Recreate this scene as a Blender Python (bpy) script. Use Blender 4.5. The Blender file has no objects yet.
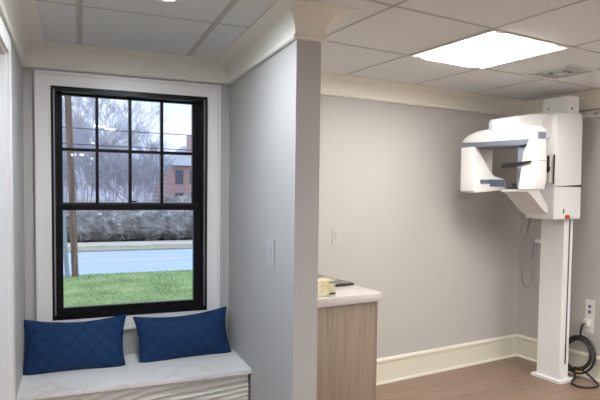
import bpy, bmesh, math, random
from mathutils import Vector, Matrix, noise
C = bpy.context.scene.collection
DY = math.radians(7.8532)          # the right-hand room is built slightly askew to the window wall
CA, SA = math.cos(DY), math.sin(DY)
def r2w(x, y): return (x*CA - y*SA, x*SA + y*CA)
def w2r(x, y): return (x*CA + y*SA, -x*SA + y*CA)
# ------------------------------------------------------------------ materials
def new_mat(name):
    m = bpy.data.materials.new(name); m.use_nodes = True
    nt = m.node_tree; b = nt.nodes['Principled BSDF']
    return m, nt, b
def srgb(r, g, b):
    f = lambda c: ((c/255+0.055)/1.055)**2.4 if c > 10 else c/255/12.92
    return (f(r), f(g), f(b), 1)
def plain(name, col, rough=0.5, metal=0.0, bump=0.0, bscale=200.0, var=0.0, vscale=6.0, coat=0.0, spec=0.5):
    m, nt, b = new_mat(name)
    b.inputs['Base Color'].default_value = col if len(col) == 4 else (*col, 1)
    b.inputs['Roughness'].default_value = rough
    b.inputs['Metallic'].default_value = metal
    b.inputs['Specular IOR Level'].default_value = spec
    b.inputs['Coat Weight'].default_value = coat
    tc = nt.nodes.new('ShaderNodeTexCoord')
    if bump:
        n = nt.nodes.new('ShaderNodeTexNoise'); n.inputs['Scale'].default_value = bscale
        bp = nt.nodes.new('ShaderNodeBump'); bp.inputs['Strength'].default_value = bump; bp.inputs['Distance'].default_value = 0.002
        nt.links.new(tc.outputs['Object'], n.inputs['Vector']); nt.links.new(n.outputs['Fac'], bp.inputs['Height'])
        nt.links.new(bp.outputs['Normal'], b.inputs['Normal'])
    if var:
        n = nt.nodes.new('ShaderNodeTexNoise'); n.inputs['Scale'].default_value = vscale; n.inputs['Detail'].default_value = 6
        mx = nt.nodes.new('ShaderNodeMix'); mx.data_type = 'RGBA'
        c = b.inputs['Base Color'].default_value
        mx.inputs['A'].default_value = (c[0]*(1-var), c[1]*(1-var), c[2]*(1-var), 1)
        mx.inputs['B'].default_value = (min(1, c[0]*(1+var)), min(1, c[1]*(1+var)), min(1, c[2]*(1+var)), 1)
        nt.links.new(tc.outputs['Object'], n.inputs['Vector']); nt.links.new(n.outputs['Fac'], mx.inputs['Factor'])
        nt.links.new(mx.outputs['Result'], b.inputs['Base Color'])
    return m
def emit(name, col, s):
    m = bpy.data.materials.new(name); m.use_nodes = True; nt = m.node_tree; nt.nodes.clear()
    e = nt.nodes.new('ShaderNodeEmission'); e.inputs[0].default_value = (*col, 1); e.inputs[1].default_value = s
    o = nt.nodes.new('ShaderNodeOutputMaterial'); nt.links.new(e.outputs[0], o.inputs[0]); return m
def ramp_mat(name, stops, rough, tex='noise', scale=(1, 1, 1), tscale=5.0, detail=6, bump=0.0, rot=0.0, dist=0.0):
    m, nt, b = new_mat(name); b.inputs['Roughness'].default_value = rough
    tc = nt.nodes.new('ShaderNodeTexCoord'); mp = nt.nodes.new('ShaderNodeMapping')
    mp.inputs['Scale'].default_value = scale; mp.inputs['Rotation'].default_value = (0, 0, rot)
    n = nt.nodes.new('ShaderNodeTexNoise'); n.inputs['Scale'].default_value = tscale; n.inputs['Detail'].default_value = detail
    n.inputs['Distortion'].default_value = dist
    r = nt.nodes.new('ShaderNodeValToRGB')
    el = r.color_ramp.elements
    el[0].position, el[0].color = stops[0]; el[1].position, el[1].color = stops[-1]
    for p, c in stops[1:-1]:
        e = el.new(p); e.color = c
    L = nt.links.new
    L(tc.outputs['Object'], mp.inputs['Vector']); L(mp.outputs[0], n.inputs['Vector']); L(n.outputs['Fac'], r.inputs['Fac']); L(r.outputs['Color'], b.inputs['Base Color'])
    if bump:
        bp = nt.nodes.new('ShaderNodeBump'); bp.inputs['Strength'].default_value = bump; bp.inputs['Distance'].default_value = 0.01
        L(n.outputs['Fac'], bp.inputs['Height']); L(bp.outputs['Normal'], b.inputs['Normal'])
    return m
M = {}
M['wall'] = plain('grey_wall_paint', (0.47, 0.46, 0.445), 0.6, bump=0.15, bscale=350)
M['trim'] = plain('cream_trim_paint', (0.70, 0.68, 0.575), 0.35, bump=0.03, bscale=60)
M['crown'] = plain('warm_white_crown_paint', (0.82, 0.80, 0.73), 0.4, bump=0.03, bscale=60)
M['casing'] = plain('white_casing_paint', (0.80, 0.775, 0.755), 0.35, bump=0.03, bscale=60)
M['ceiling'] = plain('ceiling_tile', (0.75, 0.77, 0.77), 0.85, bump=0.5, bscale=500, var=0.02, vscale=40)
M['grid'] = plain('ceiling_grid_metal', (0.50, 0.49, 0.47), 0.5, var=0.02, vscale=5)
M['grid_dark'] = plain('ceiling_joint', (0.52, 0.51, 0.48), 0.7, var=0.02, vscale=5)
M['black'] = plain('black_window_frame', (0.005, 0.005, 0.006), 0.35, bump=0.05, bscale=80, spec=0.2)
M['track'] = plain('grey_window_track', (0.22, 0.21, 0.21), 0.4, metal=0.3, var=0.05, vscale=10)
M['plastic'] = plain('white_enamel', (0.79, 0.80, 0.81), 0.28, bump=0.02, bscale=30, var=0.01, coat=0.2)
M['plastic2'] = plain('warm_white_plastic', (0.73, 0.725, 0.72), 0.32, bump=0.02, bscale=30, var=0.01)
M['bluegrey'] = plain('blue_grey_plastic', srgb(116, 122, 138), 0.4, var=0.03, vscale=12)
M['label_blue'] = plain('blue_grey_label', srgb(98, 110, 135), 0.35, var=0.03, vscale=30)
M['blackp'] = plain('black_plastic', (0.012, 0.012, 0.013), 0.35, bump=0.05, bscale=80)
M['rubber'] = plain('black_rubber', (0.014, 0.014, 0.014), 0.5, bump=0.1, bscale=90)
M['greycord'] = plain('grey_cord', srgb(120, 120, 128), 0.5, bump=0.05, bscale=90)
M['steel'] = plain('brushed_steel', (0.45, 0.45, 0.45), 0.3, metal=0.9, bump=0.05, bscale=60)
M['red'] = plain('red_button', srgb(185, 35, 40), 0.3, var=0.03)
M['yellow'] = plain('yellow_tag', srgb(205, 160, 30), 0.5, var=0.03)
M['green'] = plain('green_mark', srgb(60, 110, 80), 0.4, var=0.03)
M['packet'] = plain('pale_packet', (0.70, 0.73, 0.66), 0.4, var=0.06, vscale=30)
M['socket'] = plain('white_cover_plate', (0.74, 0.73, 0.70), 0.3, var=0.01)
M['bluesocket'] = plain('blue_socket', srgb(70, 90, 130), 0.4, var=0.02)
M['white_diff'] = emit('troffer_lens', (1.0, 0.96, 0.89), 34.0)
M['white_diff2'] = emit('troffer_side_lens', (1.0, 0.96, 0.90), 26.0)
M['downlight'] = emit('downlight_lens', (0.86, 0.93, 1.0), 340.0)
M['fill_lens'] = emit('cool_fill_lens', (0.62, 0.80, 1.0), 13.0)  # cool fill glow for the added hallway lights
M['divider'] = plain('dark_divider_strip', (0.02, 0.02, 0.022), 0.6, var=0.02)
M['rear_lens'] = emit('rear_troffer_lens', (1.0, 0.96, 0.90), 24.0)
M['quartz'] = ramp_mat('white_quartz', [(0.3, (0.80, 0.77, 0.75, 1)), (0.55, (0.84, 0.82, 0.80, 1)), (0.62, (0.74, 0.70, 0.66, 1)), (0.68, (0.84, 0.82, 0.80, 1))], 0.18, tscale=5, detail=8, dist=1.2)
M['counterstone'] = ramp_mat('counter_stone', [(0.3, (0.50, 0.475, 0.46, 1)), (0.55, (0.54, 0.515, 0.50, 1)), (0.62, (0.50, 0.46, 0.43, 1)), (0.68, (0.54, 0.515, 0.50, 1))], 0.25, tscale=6, detail=8, dist=1.2)
M['wave'] = plain('cream_wave_panel', (0.70, 0.66, 0.60), 0.4, bump=0.03, bscale=60)
M['cabwood'] = ramp_mat('taupe_wood_laminate', [(0.3, srgb(130, 113, 99)), (0.5, srgb(141, 125, 111)), (0.72, srgb(151, 136, 122))], 0.45, scale=(22, 22, 0.9), tscale=2.2, detail=8, dist=0.6)
M['grass'] = ramp_mat('lawn_grass', [(0.3, (0.15, 0.23, 0.07, 1)), (0.5, (0.225, 0.35, 0.13, 1)), (0.68, (0.30, 0.40, 0.17, 1)), (0.8, (0.42, 0.42, 0.22, 1))], 0.95, scale=(1, 1, 1), tscale=1.6, detail=12, bump=0.6)
M['road'] = ramp_mat('wet_asphalt_sky_tint', [(0.3, (0.38, 0.50, 0.74, 1)), (0.6, (0.44, 0.56, 0.82, 1))], 0.55, scale=(0.15, 1, 1), tscale=2, detail=8)  # blue is the sky's reflection painted into the wet road colour
M['walk'] = ramp_mat('pale_concrete', [(0.3, (0.52, 0.50, 0.42, 1)), (0.7, (0.68, 0.66, 0.58, 1))], 0.8, tscale=3)
M['verge'] = ramp_mat('dry_verge', [(0.3, (0.30, 0.30, 0.20, 1)), (0.7, (0.44, 0.42, 0.32, 1))], 0.9, tscale=3)
M['soil'] = ramp_mat('leaf_litter', [(0.3, (0.12, 0.10, 0.09, 1)), (0.7, (0.24, 0.20, 0.17, 1))], 0.95, tscale=2)
M['bark'] = ramp_mat('hazed_grey_bark', [(0.3, (0.34, 0.33, 0.36, 1)), (0.7, (0.50, 0.49, 0.54, 1))], 0.9, tscale=3)  # bark lightened, with outdoor haze put into the colour
M['bark2'] = ramp_mat('haze_paled_bark', [(0.3, (0.44, 0.45, 0.51, 1)), (0.7, (0.64, 0.66, 0.74, 1))], 0.9, tscale=3)  # paler bark, its haze painted into the colour
M['polewood'] = ramp_mat('pole_timber', [(0.3, (0.13, 0.08, 0.06, 1)), (0.7, (0.30, 0.20, 0.16, 1))], 0.85, scale=(8, 8, 0.6), tscale=2)
M['guard'] = plain('pale_guy_guard', (0.30, 0.36, 0.40), 0.6, var=0.1, vscale=4)
M['hill'] = ramp_mat('distant_woodland', [(0.3, (0.30, 0.29, 0.33, 1)), (0.7, (0.48, 0.47, 0.53, 1))], 1.0, tscale=0.8, detail=12)  # mauve grey carries painted distance haze
M['twig'] = ramp_mat('hedge_twigs', [(0.3, (0.20, 0.18, 0.17, 1)), (0.55, (0.33, 0.31, 0.29, 1)), (0.75, (0.50, 0.50, 0.52, 1))], 0.9, tscale=6)
M['hedgecore'] = ramp_mat('hedge_core', [(0.35, (0.16, 0.15, 0.15, 1)), (0.5, (0.28, 0.27, 0.26, 1)), (0.60, (0.32, 0.31, 0.30, 1)), (0.70, (0.6, 0.65, 0.72, 1))], 0.95, tscale=4, detail=12, bump=1.0)
M['roof'] = ramp_mat('grey_shingles', [(0.3, (0.36, 0.38, 0.44, 1)), (0.7, (0.46, 0.48, 0.55, 1))], 0.9, tscale=4)  # shingles lightened by haze put into the colour
M['hglass'] = plain('dark_house_glass', (0.10, 0.12, 0.16), 0.1, var=0.05)
M['yellowish'] = ramp_mat('pale_yellow_tissue', [(0.35, srgb(205, 195, 130)), (0.5, srgb(228, 220, 175)), (0.7, srgb(170, 150, 110))], 0.6, tscale=14)
M['screen'] = plain('grey_glass_top', (0.13, 0.13, 0.125), 0.25, var=0.08, vscale=20)
def acrylic():
    m, nt, b = new_mat('clear_acrylic')
    b.inputs['Base Color'].default_value = (0.9, 0.88, 0.75, 1); b.inputs['Roughness'].default_value = 0.05
    n = nt.nodes.new('ShaderNodeTexNoise'); n.inputs['Scale'].default_value = 3
    r = nt.nodes.new('ShaderNodeMapRange'); r.inputs['To Min'].default_value = 0.22; r.inputs['To Max'].default_value = 0.3
    nt.links.new(n.outputs['Fac'], r.inputs['Value']); nt.links.new(r.outputs[0], b.inputs['Alpha']); return m
M['acrylic'] = acrylic()
def pane_glass():
    m = bpy.data.materials.new('window_glass'); m.use_nodes = True; nt = m.node_tree; nt.nodes.clear()
    t = nt.nodes.new('ShaderNodeBsdfTransparent'); g = nt.nodes.new('ShaderNodeBsdfGlossy'); g.inputs['Roughness'].default_value = 0.003
    t.inputs[0].default_value = (0.97, 0.985, 1.0, 1)
    f = nt.nodes.new('ShaderNodeFresnel'); f.inputs['IOR'].default_value = 1.55
    mx = nt.nodes.new('ShaderNodeMixShader'); o = nt.nodes.new('ShaderNodeOutputMaterial'); L = nt.links.new
    L(f.outputs[0], mx.inputs[0]); L(t.outputs[0], mx.inputs[1]); L(g.outputs[0], mx.inputs[2]); L(mx.outputs[0], o.inputs[0]); return m
M['glass'] = pane_glass()
def floor_mat():
    m, nt, b = new_mat('brown_plank_vinyl'); L = nt.links.new
    tc = nt.nodes.new('ShaderNodeTexCoord'); mp = nt.nodes.new('ShaderNodeMapping'); mp.inputs['Rotation'].default_value = (0, 0, -DY)
    br = nt.nodes.new('ShaderNodeTexBrick'); br.inputs['Scale'].default_value = 1
    br.inputs['Brick Width'].default_value = 1.2; br.inputs['Row Height'].default_value = 0.15; br.inputs['Mortar Size'].default_value = 0.0012
    br.inputs['Color1'].default_value = (0.36, 0.36, 0.36, 1); br.inputs['Color2'].default_value = (0.64, 0.64, 0.64, 1); br.inputs['Mortar'].default_value = (0.1, 0.1, 0.1, 1)
    m2 = nt.nodes.new('ShaderNodeMapping'); m2.inputs['Scale'].default_value = (1.2, 16, 1); m2.inputs['Rotation'].default_value = (0, 0, -DY)
    n = nt.nodes.new('ShaderNodeTexNoise'); n.inputs['Scale'].default_value = 2.5; n.inputs['Detail'].default_value = 8; n.inputs['Distortion'].default_value = 0.8
    mt = nt.nodes.new('ShaderNodeMix'); mt.data_type = 'FLOAT'; mt.inputs['Factor'].default_value = 0.45
    r = nt.nodes.new('ShaderNodeValToRGB'); e = r.color_ramp.elements
    e[0].position = 0.2; e[0].color = (0.14, 0.088, 0.067, 1); e[1].position = 0.75; e[1].color = (0.335, 0.23, 0.178, 1)
    L(tc.outputs['Object'], mp.inputs['Vector']); L(mp.outputs[0], br.inputs['Vector']); L(tc.outputs['Object'], m2.inputs['Vector']); L(m2.outputs[0], n.inputs['Vector'])
    L(n.outputs['Fac'], mt.inputs['A']); L(br.outputs['Color'], mt.inputs['B']); L(mt.outputs[0], r.inputs['Fac']); L(r.outputs[0], b.inputs['Base Color'])
    b.inputs['Roughness'].default_value = 0.42
    bp = nt.nodes.new('ShaderNodeBump'); bp.inputs['Strength'].default_value = 0.2; bp.inputs['Distance'].default_value = 0.001
    L(n.outputs['Fac'], bp.inputs['Height']); L(bp.outputs[0], b.inputs['Normal']); return m
M['floor'] = floor_mat()
def brick_mat():
    m, nt, b = new_mat('red_brick'); L = nt.links.new
    tc = nt.nodes.new('ShaderNodeTexCoord'); mp = nt.nodes.new('ShaderNodeMapping'); mp.inputs['Rotation'].default_value = (math.radians(90), 0, 0)
    br = nt.nodes.new('ShaderNodeTexBrick'); br.inputs['Scale'].default_value = 1.5
    br.inputs['Color1'].default_value = (0.58, 0.36, 0.34, 1); br.inputs['Color2'].default_value = (0.48, 0.31, 0.31, 1); br.inputs['Mortar'].default_value = (0.6, 0.52, 0.52, 1)  # brick tones paled with painted-in haze
    L(tc.outputs['Object'], mp.inputs['Vector']); L(mp.outputs[0], br.inputs['Vector']); L(br.outputs['Color'], b.inputs['Base Color']); b.inputs['Roughness'].default_value = 0.9; return m
M['brick'] = brick_mat()
def pillow_mat():
    m, nt, b = new_mat('navy_lattice_velvet'); L = nt.links.new; N = nt.nodes.new
    tc = N('ShaderNodeTexCoord'); sx = N('ShaderNodeSeparateXYZ'); L(tc.outputs['Object'], sx.inputs[0])
    def mth(op, a, bb=None):
        k = N('ShaderNodeMath'); k.operation = op
        for i, v in enumerate((a, bb)):
            if v is None: continue
            if isinstance(v, (int, float)): k.inputs[i].default_value = v
            else: L(v, k.inputs[i])
        return k.outputs[0]
    P = 0.084
    def ring(ox, oz):
        fx = mth('SUBTRACT', mth('FRACT', mth('ADD', mth('DIVIDE', sx.outputs['X'], P), ox)), 0.5)
        fz = mth('SUBTRACT', mth('FRACT', mth('ADD', mth('DIVIDE', sx.outputs['Z'], P), oz)), 0.5)
        d = mth('SQRT', mth('ADD', mth('MULTIPLY', fx, fx), mth('MULTIPLY', fz, fz)))
        return mth('LESS_THAN', mth('ABSOLUTE', mth('SUBTRACT', d, 0.46)), 0.05)
    pat = mth('MAXIMUM', ring(0.0, 0.0), ring(0.5, 0.5))
    mx = N('ShaderNodeMix'); mx.data_type = 'RGBA'
    mx.inputs['A'].default_value = (0.013, 0.042, 0.115, 1); mx.inputs['B'].default_value = (0.009, 0.031, 0.090, 1)
    L(pat, mx.inputs['Factor']); L(mx.outputs['Result'], b.inputs['Base Color'])
    b.inputs['Roughness'].default_value = 0.7; b.inputs['Specular IOR Level'].default_value = 0.15; b.inputs['Sheen Weight'].default_value = 0.06; b.inputs['Sheen Tint'].default_value = (0.25, 0.45, 0.9, 1); b.inputs['Sheen Roughness'].default_value = 0.35
    n = N('ShaderNodeTexNoise'); n.inputs['Scale'].default_value = 30; L(tc.outputs['Object'], n.inputs['Vector'])
    h = mth('ADD', mth('MULTIPLY', pat, -0.8), mth('MULTIPLY', n.outputs['Fac'], 0.5))
    bp = N('ShaderNodeBump'); bp.inputs['Strength'].default_value = 0.6; bp.inputs['Distance'].default_value = 0.003; L(h, bp.inputs['Height']); L(bp.outputs[0], b.inputs['Normal']); return m
M['pillow'] = pillow_mat()
# ------------------------------------------------------------------ mesh helpers
def BM(): return bmesh.new()
def bev(bm, geom_verts, w, seg=2):
    if w <= 0: return
    vs = set(geom_verts)
    es = [e for e in bm.edges if e.verts[0] in vs and e.verts[1] in vs and e.calc_face_angle(0) > 0.3]
    bmesh.ops.bevel(bm, geom=es, offset=w, segments=seg, affect='EDGES', profile=0.5, clamp_overlap=True)
def bx(bm, x0, x1, y0, y1, z0, z1, b=0.0, seg=2):
    vs = [bm.verts.new((x, y, z)) for x in (x0, x1) for y in (y0, y1) for z in (z0, z1)]
    for f in ((0,1,3,2), (4,6,7,5), (0,4,5,1), (2,3,7,6), (0,2,6,4), (1,5,7,3)): bm.faces.new([vs[i] for i in f])
    bev(bm, vs, b, seg); return bm
def prism(bm, poly, axis, a, b_, bevel=0.0, seg=2):
    """poly: 2-D points; axis: extrusion axis; order of the other two axes is kept"""
    def mk(p, t):
        if axis == 0: return (t, p[0], p[1])
        if axis == 1: return (p[0], t, p[1])
        return (p[0], p[1], t)
    A = [bm.verts.new(mk(p, a)) for p in poly]; B = [bm.verts.new(mk(p, b_)) for p in poly]
    fs = [bm.faces.new(A), bm.faces.new(list(reversed(B)))]
    n = len(poly)
    for i in range(n): fs.append(bm.faces.new([A[i], B[i], B[(i+1) % n], A[(i+1) % n]]))
    bmesh.ops.recalc_face_normals(bm, faces=fs)
    bev(bm, A+B, bevel, seg); return bm
def tube(bm, pts, r, n=8, closed=False, caps=True):
    pts = [Vector(p) for p in pts]; rs = r if isinstance(r, (list, tuple)) else [r]*len(pts)
    rings = []; up = None; L = len(pts)
    for i, p in enumerate(pts):
        if closed: t = pts[(i+1) % L] - pts[i-1]
        else: t = pts[min(i+1, L-1)] - pts[max(i-1, 0)]
        if t.length < 1e-9: t = Vector((0, 0, 1))
        t.normalize()
        if up is None:
            up = t.orthogonal().normalized()
        up = (up - t*up.dot(t))
        if up.length < 1e-6: up = t.orthogonal()
        up.normalize(); s = t.cross(up)
        rings.append([bm.verts.new(p + (up*math.cos(2*math.pi*k/n) + s*math.sin(2*math.pi*k/n))*rs[i]) for k in range(n)])
    for i in range(L if closed else L-1):
        a, b = rings[i], rings[(i+1) % L]
        for k in range(n): bm.faces.new([a[k], a[(k+1) % n], b[(k+1) % n], b[k]])
    if caps and not closed:
        bm.faces.new(list(reversed(rings[0]))); bm.faces.new(rings[-1])
    return bm
def cyl(bm, p0, p1, r, n=24, r2=None):
    return tube(bm, [p0, p1], [r, r if r2 is None else r2], n)
def spline(pts, n=8, closed=False):
    P = [Vector(p) for p in pts]; out = []; L = len(P)
    for i in range(L if closed else L-1):
        if closed: a, b, c, d = P[i-1], P[i], P[(i+1) % L], P[(i+2) % L]
        else: a, b, c, d = P[max(i-1, 0)], P[i], P[i+1], P[min(i+2, L-1)]
        for k in range(n):
            t = k/n
            out.append(0.5*((2*b) + (c-a)*t + (2*a-5*b+4*c-d)*t*t + (3*b-a-3*c+d)*t**3))
    if not closed: out.append(P[-1])
    return out
BASE = {}
def root(name, base, frame, label, cat, group=None, kind=None):
    o = bpy.data.objects.new(name, None); C.objects.link(o); o.empty_display_size = 0.1
    setframe(o, base, frame); tag(o, label, cat, group, kind); return o
def setframe(o, base, frame):
    if frame == 'R':
        x, y = r2w(base[0], base[1]); o.location = (x, y, base[2]); o.rotation_euler = (0, 0, DY)
    else: o.location = base
    BASE[o.name] = Vector(base)
def tag(o, label=None, cat=None, group=None, kind=None):
    if label: o['label'] = label
    if cat: o['category'] = cat
    if group: o['group'] = group
    if kind: o['kind'] = kind
def obj(name, bm, mat, parent=None, base=(0, 0, 0), frame='A', smooth=True, label=None, cat=None, group=None, kind=None):
    me = bpy.data.meshes.new(name)
    b = BASE[parent.name] if parent is not None else Vector(base)
    bmesh.ops.translate(bm, verts=bm.verts, vec=-b)
    bmesh.ops.recalc_face_normals(bm, faces=bm.faces)
    bm.to_mesh(me); bm.free()
    o = bpy.data.objects.new(name, me); C.objects.link(o); me.materials.append(mat)
    if smooth:
        me.shade_smooth()
        try: me.set_sharp_from_angle(angle=math.radians(38))
        except Exception: pass
    if parent is not None: o.parent = parent; BASE[o.name] = b
    else: setframe(o, base, frame)
    tag(o, label, cat, group, kind); return o
def struct(name, bm, mat, frame='A', smooth=False, base=(0, 0, 0), parent=None):
    return obj(name, bm, mat, parent=parent, base=base, frame=frame, smooth=smooth, kind=None if parent else 'structure')
# ------------------------------------------------------------------ dimensions
YW, XL, XR, XR2, YP = 3.5248, -0.2835, 0.928, 1.0497, 2.3444
ZC, CH, CC = 2.186, 0.135, 0.12
ZT = ZC + CH
YB, XB = 3.343, 4.2621
BACK = -12.6
# ------------------------------------------------------------------ setting: floor, ceiling, walls
struct('floor', bx(BM(), -2.6, 9.0, BACK-0.3, 4.3, -0.05, 0), M['floor'])
cl = struct('ceiling', bx(BM(), -2.6, 9.0, BACK-0.3, 4.3, ZT, ZT+0.08), M['ceiling'])
g = BM()                                   # alcove T-bars and joints
for x in (0.0, 0.622): bx(g, x+0.004, x+0.030, -6, YW-CC, ZT-0.004, ZT+0.002)
obj('ceiling_grid', g, M['grid'], cl, smooth=False)
g = BM()
for k in range(0, 9): bx(g, XL+CC, XR-CC, 2.70-0.005-0.62*k, 2.70+0.005-0.62*k, ZT-0.002, ZT+0.002)
obj('ceiling_joint', g, M['grid_dark'], cl, smooth=False)
g = BM()                                   # right room grid, in that room's own directions
GX, GY, GP = 2.215, 1.928, 0.635
def rbar(bm, x0, x1, y0, y1, z0, z1):
    prism(bm, [r2w(x0, y0), r2w(x1, y0), r2w(x1, y1), r2w(x0, y1)], 2, z0, z1)
for k in range(-1, 4):
    x = GX + GP*k; rbar(g, x-0.007, x+0.007, -6 if k > 0 else 0.6, YB-CC, ZT-0.003, ZT+0.002)
for k in range(-6, 2):
    y = GY + GP*k; x0 = 1.62 if k < 1 else 1.45
    if k == 0: x0 = 1.42
    rbar(g, x0 if k > -3 else 1.5, XB-CC, y-0.007, y+0.007, ZT-0.003, ZT+0.002)
obj('ceiling_grid', g, M['grid_dark'], cl, smooth=False)
T = 0.15
WX0, WX1, WZ0, WZ1 = -0.1385, 0.7786, 0.716, 2.0931
w = BM()
bx(w, XL-T, WX0, YW, YW+T, -0.6, ZT); bx(w, WX1, XR2, YW, YW+T, -0.6, ZT)
bx(w, WX0, WX1, YW, YW+T, -0.6, WZ0); bx(w, WX0, WX1, YW, YW+T, WZ1, ZT)
struct('wall_back', w, M['wall'])
OP1, OP0, OZ = 2.69, 0.9, 2.085              # cased opening in the left wall
w = BM()
bx(w, XL-T, XL, OP1, YW, 0, ZT); bx(w, XL-T, XL, OP0, OP1, OZ, ZT); bx(w, XL-T, XL, BACK, OP0, 0, ZT)
struct('wall_left', w, M['wall'])
struct('wall_partition', bx(BM(), XR, XR2, YP, YW, 0, ZT, 0.004), M['wall'])
FWY = r2w((XR2+YB*SA)/CA, YB)[1]
w = BM(); prism(w, [(XR2, FWY), r2w(XB+T, YB), r2w(XB+T, YB+T), (XR2, YW+T)], 2, 0, ZT)
struct('wall_far', w, M['wall'])
struct('wall_right', prism(BM(), [r2w(XB, YB+T), r2w(XB+T, YB+T), r2w(XB+T, BACK-1), r2w(XB, BACK-1)], 2, 0, ZT), M['wall'])
struct('wall_front', bx(BM(), XL-T, 8.5, BACK-T, BACK, 0, ZT), M['wall'])
w = BM(); bx(w, -2.2, -2.05, 0.2, 3.6, 0, ZT); bx(w, -2.05, XL-T, 3.45, 3.6, 0, ZT); bx(w, -2.05, XL-T, 0.2, 0.35, 0, ZT)
struct('wall_hallway', w, M['wall'])
# casing and jamb of the opening
t = BM()
JT = 0.018
bx(t, XL-T-0.01, XL+0.004, OP1-JT, OP1, 0, OZ, 0.001); bx(t, XL-T-0.01, XL+0.004, OP0, OP0+JT, 0, OZ); bx(t, XL-T-0.01, XL+0.004, OP0+JT, OP1-JT, OZ-JT, OZ)
for s in (0,):
    bx(t, XL, XL+0.018, OP1-0.01, OP1+0.072, 0, OZ+0.066, 0.003); bx(t, XL, XL+0.018, OP0-0.072, OP0+0.01, 0, OZ+0.066, 0.003); bx(t, XL, XL+0.018, OP0+0.01, OP1-0.01, OZ-0.008, OZ+0.066, 0.003)
struct('trim_1', t, M['casing'])
# window casing (picture frame with raised outer band)
t = BM()
CX0, CX1, CZ0, CZ1 = -0.2218, 0.8643, 0.632, 2.1725
def frame_ring(bm, x0, x1, z0, z1, i, ya, yb, b=0.0, ib=None, it=None):
    ib = i if ib is None else ib; it = i if it is None else it
    bx(bm, x0, x0+i, ya, yb, z0, z1, b); bx(bm, x1-i, x1, ya, yb, z0, z1, b)
    bx(bm, x0+i, x1-i, ya, yb, z0, z0+ib, b); bx(bm, x0+i, x1-i, ya, yb, z1-it, z1, b)
frame_ring(t, CX0, CX1, CZ0, CZ1, WX0-CX0, YW-0.018, YW, 0.002, WZ0-CZ0, CZ1-WZ1)
frame_ring(t, CX0, CX1, CZ0, CZ1, 0.016, YW-0.028, YW-0.017, 0.004)
struct('trim_2', t, M['casing'], smooth=True)
# crown: cove with a lip, swept round the rooms
def sweep(bm, path, prof):
    """path 2-D, room on the left-hand side of travel is 'in'; prof: (distance from wall, z)"""
    P = [Vector(p) for p in path]; rings = []
    for i, p in enumerate(P):
        ns = []
        if i > 0: d = (P[i]-P[i-1]).normalized(); ns.append(Vector((d.y, -d.x)))
        if i < len(P)-1: d = (P[i+1]-P[i]).normalized(); ns.append(Vector((d.y, -d.x)))
        if len(ns) == 2:
            m = (ns[0]+ns[1]).normalized(); k = 1/max(0.3, m.dot(ns[0])); m = m*k
        else: m = ns[0]
        rings.append([bm.verts.new((p.x+m.x*d, p.y+m.y*d, z)) for d, z in prof])
    n = len(prof)
    for i in range(len(P)-1):
        for k in range(n):
            bm.faces.new([rings[i][k], rings[i][(k+1) % n], rings[i+1][(k+1) % n], rings[i+1][k]])
    bm.faces.new(rings[0]); bm.faces.new(list(reversed(rings[-1])))
    return bm
prof = [(0, ZC), (0.017, ZC), (0.023, ZC+0.006), (0.023, ZC+0.014), (0.018, ZC+0.021), (0.011, ZC+0.023), (0.011, ZC+0.028)]
for k in range(9):
    a = math.pi/2*k/8
    prof.append((CC - (CC-0.011)*math.cos(a), ZC+0.028 + (CH-0.034)*math.sin(a)))
prof += [(CC, ZT+0.001), (0, ZT+0.001)]
yb_at = None
# where the partition's right face meets the far wall line
ly = YW
crown_path = [(XL, BACK), (XL, YW), (XR, YW), (XR, YP), (XR2, YP), (XR2, FWY), r2w(XB, YB), r2w(XB, BACK)]
o = struct('trim_3', sweep(BM(), crown_path, prof), M['crown'], smooth=True)
# baseboards
HB = 0.2007
def bprof(): return [(0, 0), (0.028, 0), (0.028, 0.010), (0.022, 0.018), (0.015, 0.020), (0.015, HB-0.036), (0.022, HB-0.030), (0.022, HB-0.012), (0.012, HB-0.003), (0.009, HB), (0, HB)]
struct('baseboard_right', sweep(BM(), [(XR2, 2.345), (XR2, FWY), r2w(XB, YB), r2w(XB, BACK)], bprof()), M['trim'], smooth=True)
struct('baseboard_left', sweep(BM(), [(XL, BACK), (XL, OP0-0.075)], bprof()), M['trim'], smooth=True)
struct('baseboard_partition', sweep(BM(), [(XR, 2.98), (XR, YP), (XR2, YP)], bprof()), M['trim'], smooth=True)
# ------------------------------------------------------------------ window
win = bpy.data.objects.new('window_1', None); C.objects.link(win); win.location = (0.32, YW, WZ0); BASE[win.name] = Vector((0.32, YW, WZ0)); win['kind'] = 'structure'
f = BM(); frame_ring(f, WX0, WX1, WZ0, WZ1, 0.032, YW-0.012, YW+0.13, 0.002, 0.03, 0.028)
fr = obj('window_frame', f, M['black'], win)
t = BM(); bx(t, WX0+0.013, WX0+0.021, YW-0.015, YW-0.012, WZ0+0.03, WZ1-0.02); bx(t, WX1-0.021, WX1-0.013, YW-0.015, YW-0.012, WZ0+0.03, WZ1-0.02)
obj('window_track', t, M['track'], fr, smooth=False)
GX0, GX1 = -0.079, 0.699
f = BM()                                     # upper sash (outer)
SX0, SX1 = WX0+0.031, WX1-0.031
yo, yi = YW+0.07, YW+0.105
bx(f, SX0, GX0, yo, yi, 1.37, WZ1-0.026, 0.002); bx(f, GX1, SX1, yo, yi, 1.37, WZ1-0.026, 0.002)
bx(f, GX0, GX1, yo, yi, 2.055, WZ1-0.026, 0.002); bx(f, GX0, GX1, yo, yi, 1.37, 1.412, 0.002)
us = obj('upper_sash', f, M['black'], win)
f = BM()
for k in (1, 2, 3):
    x = GX0 + (GX1-GX0)*k/4; bx(f, x-0.009, x+0.009, yo-0.004, yi+0.004, 1.41, 2.057, 0.003)
zm = 1.733; bx(f, GX0-0.002, GX1+0.002, yo-0.003, yi+0.003, zm-0.009, zm+0.009, 0.003)
obj('muntin', f, M['black'], us)
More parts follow.
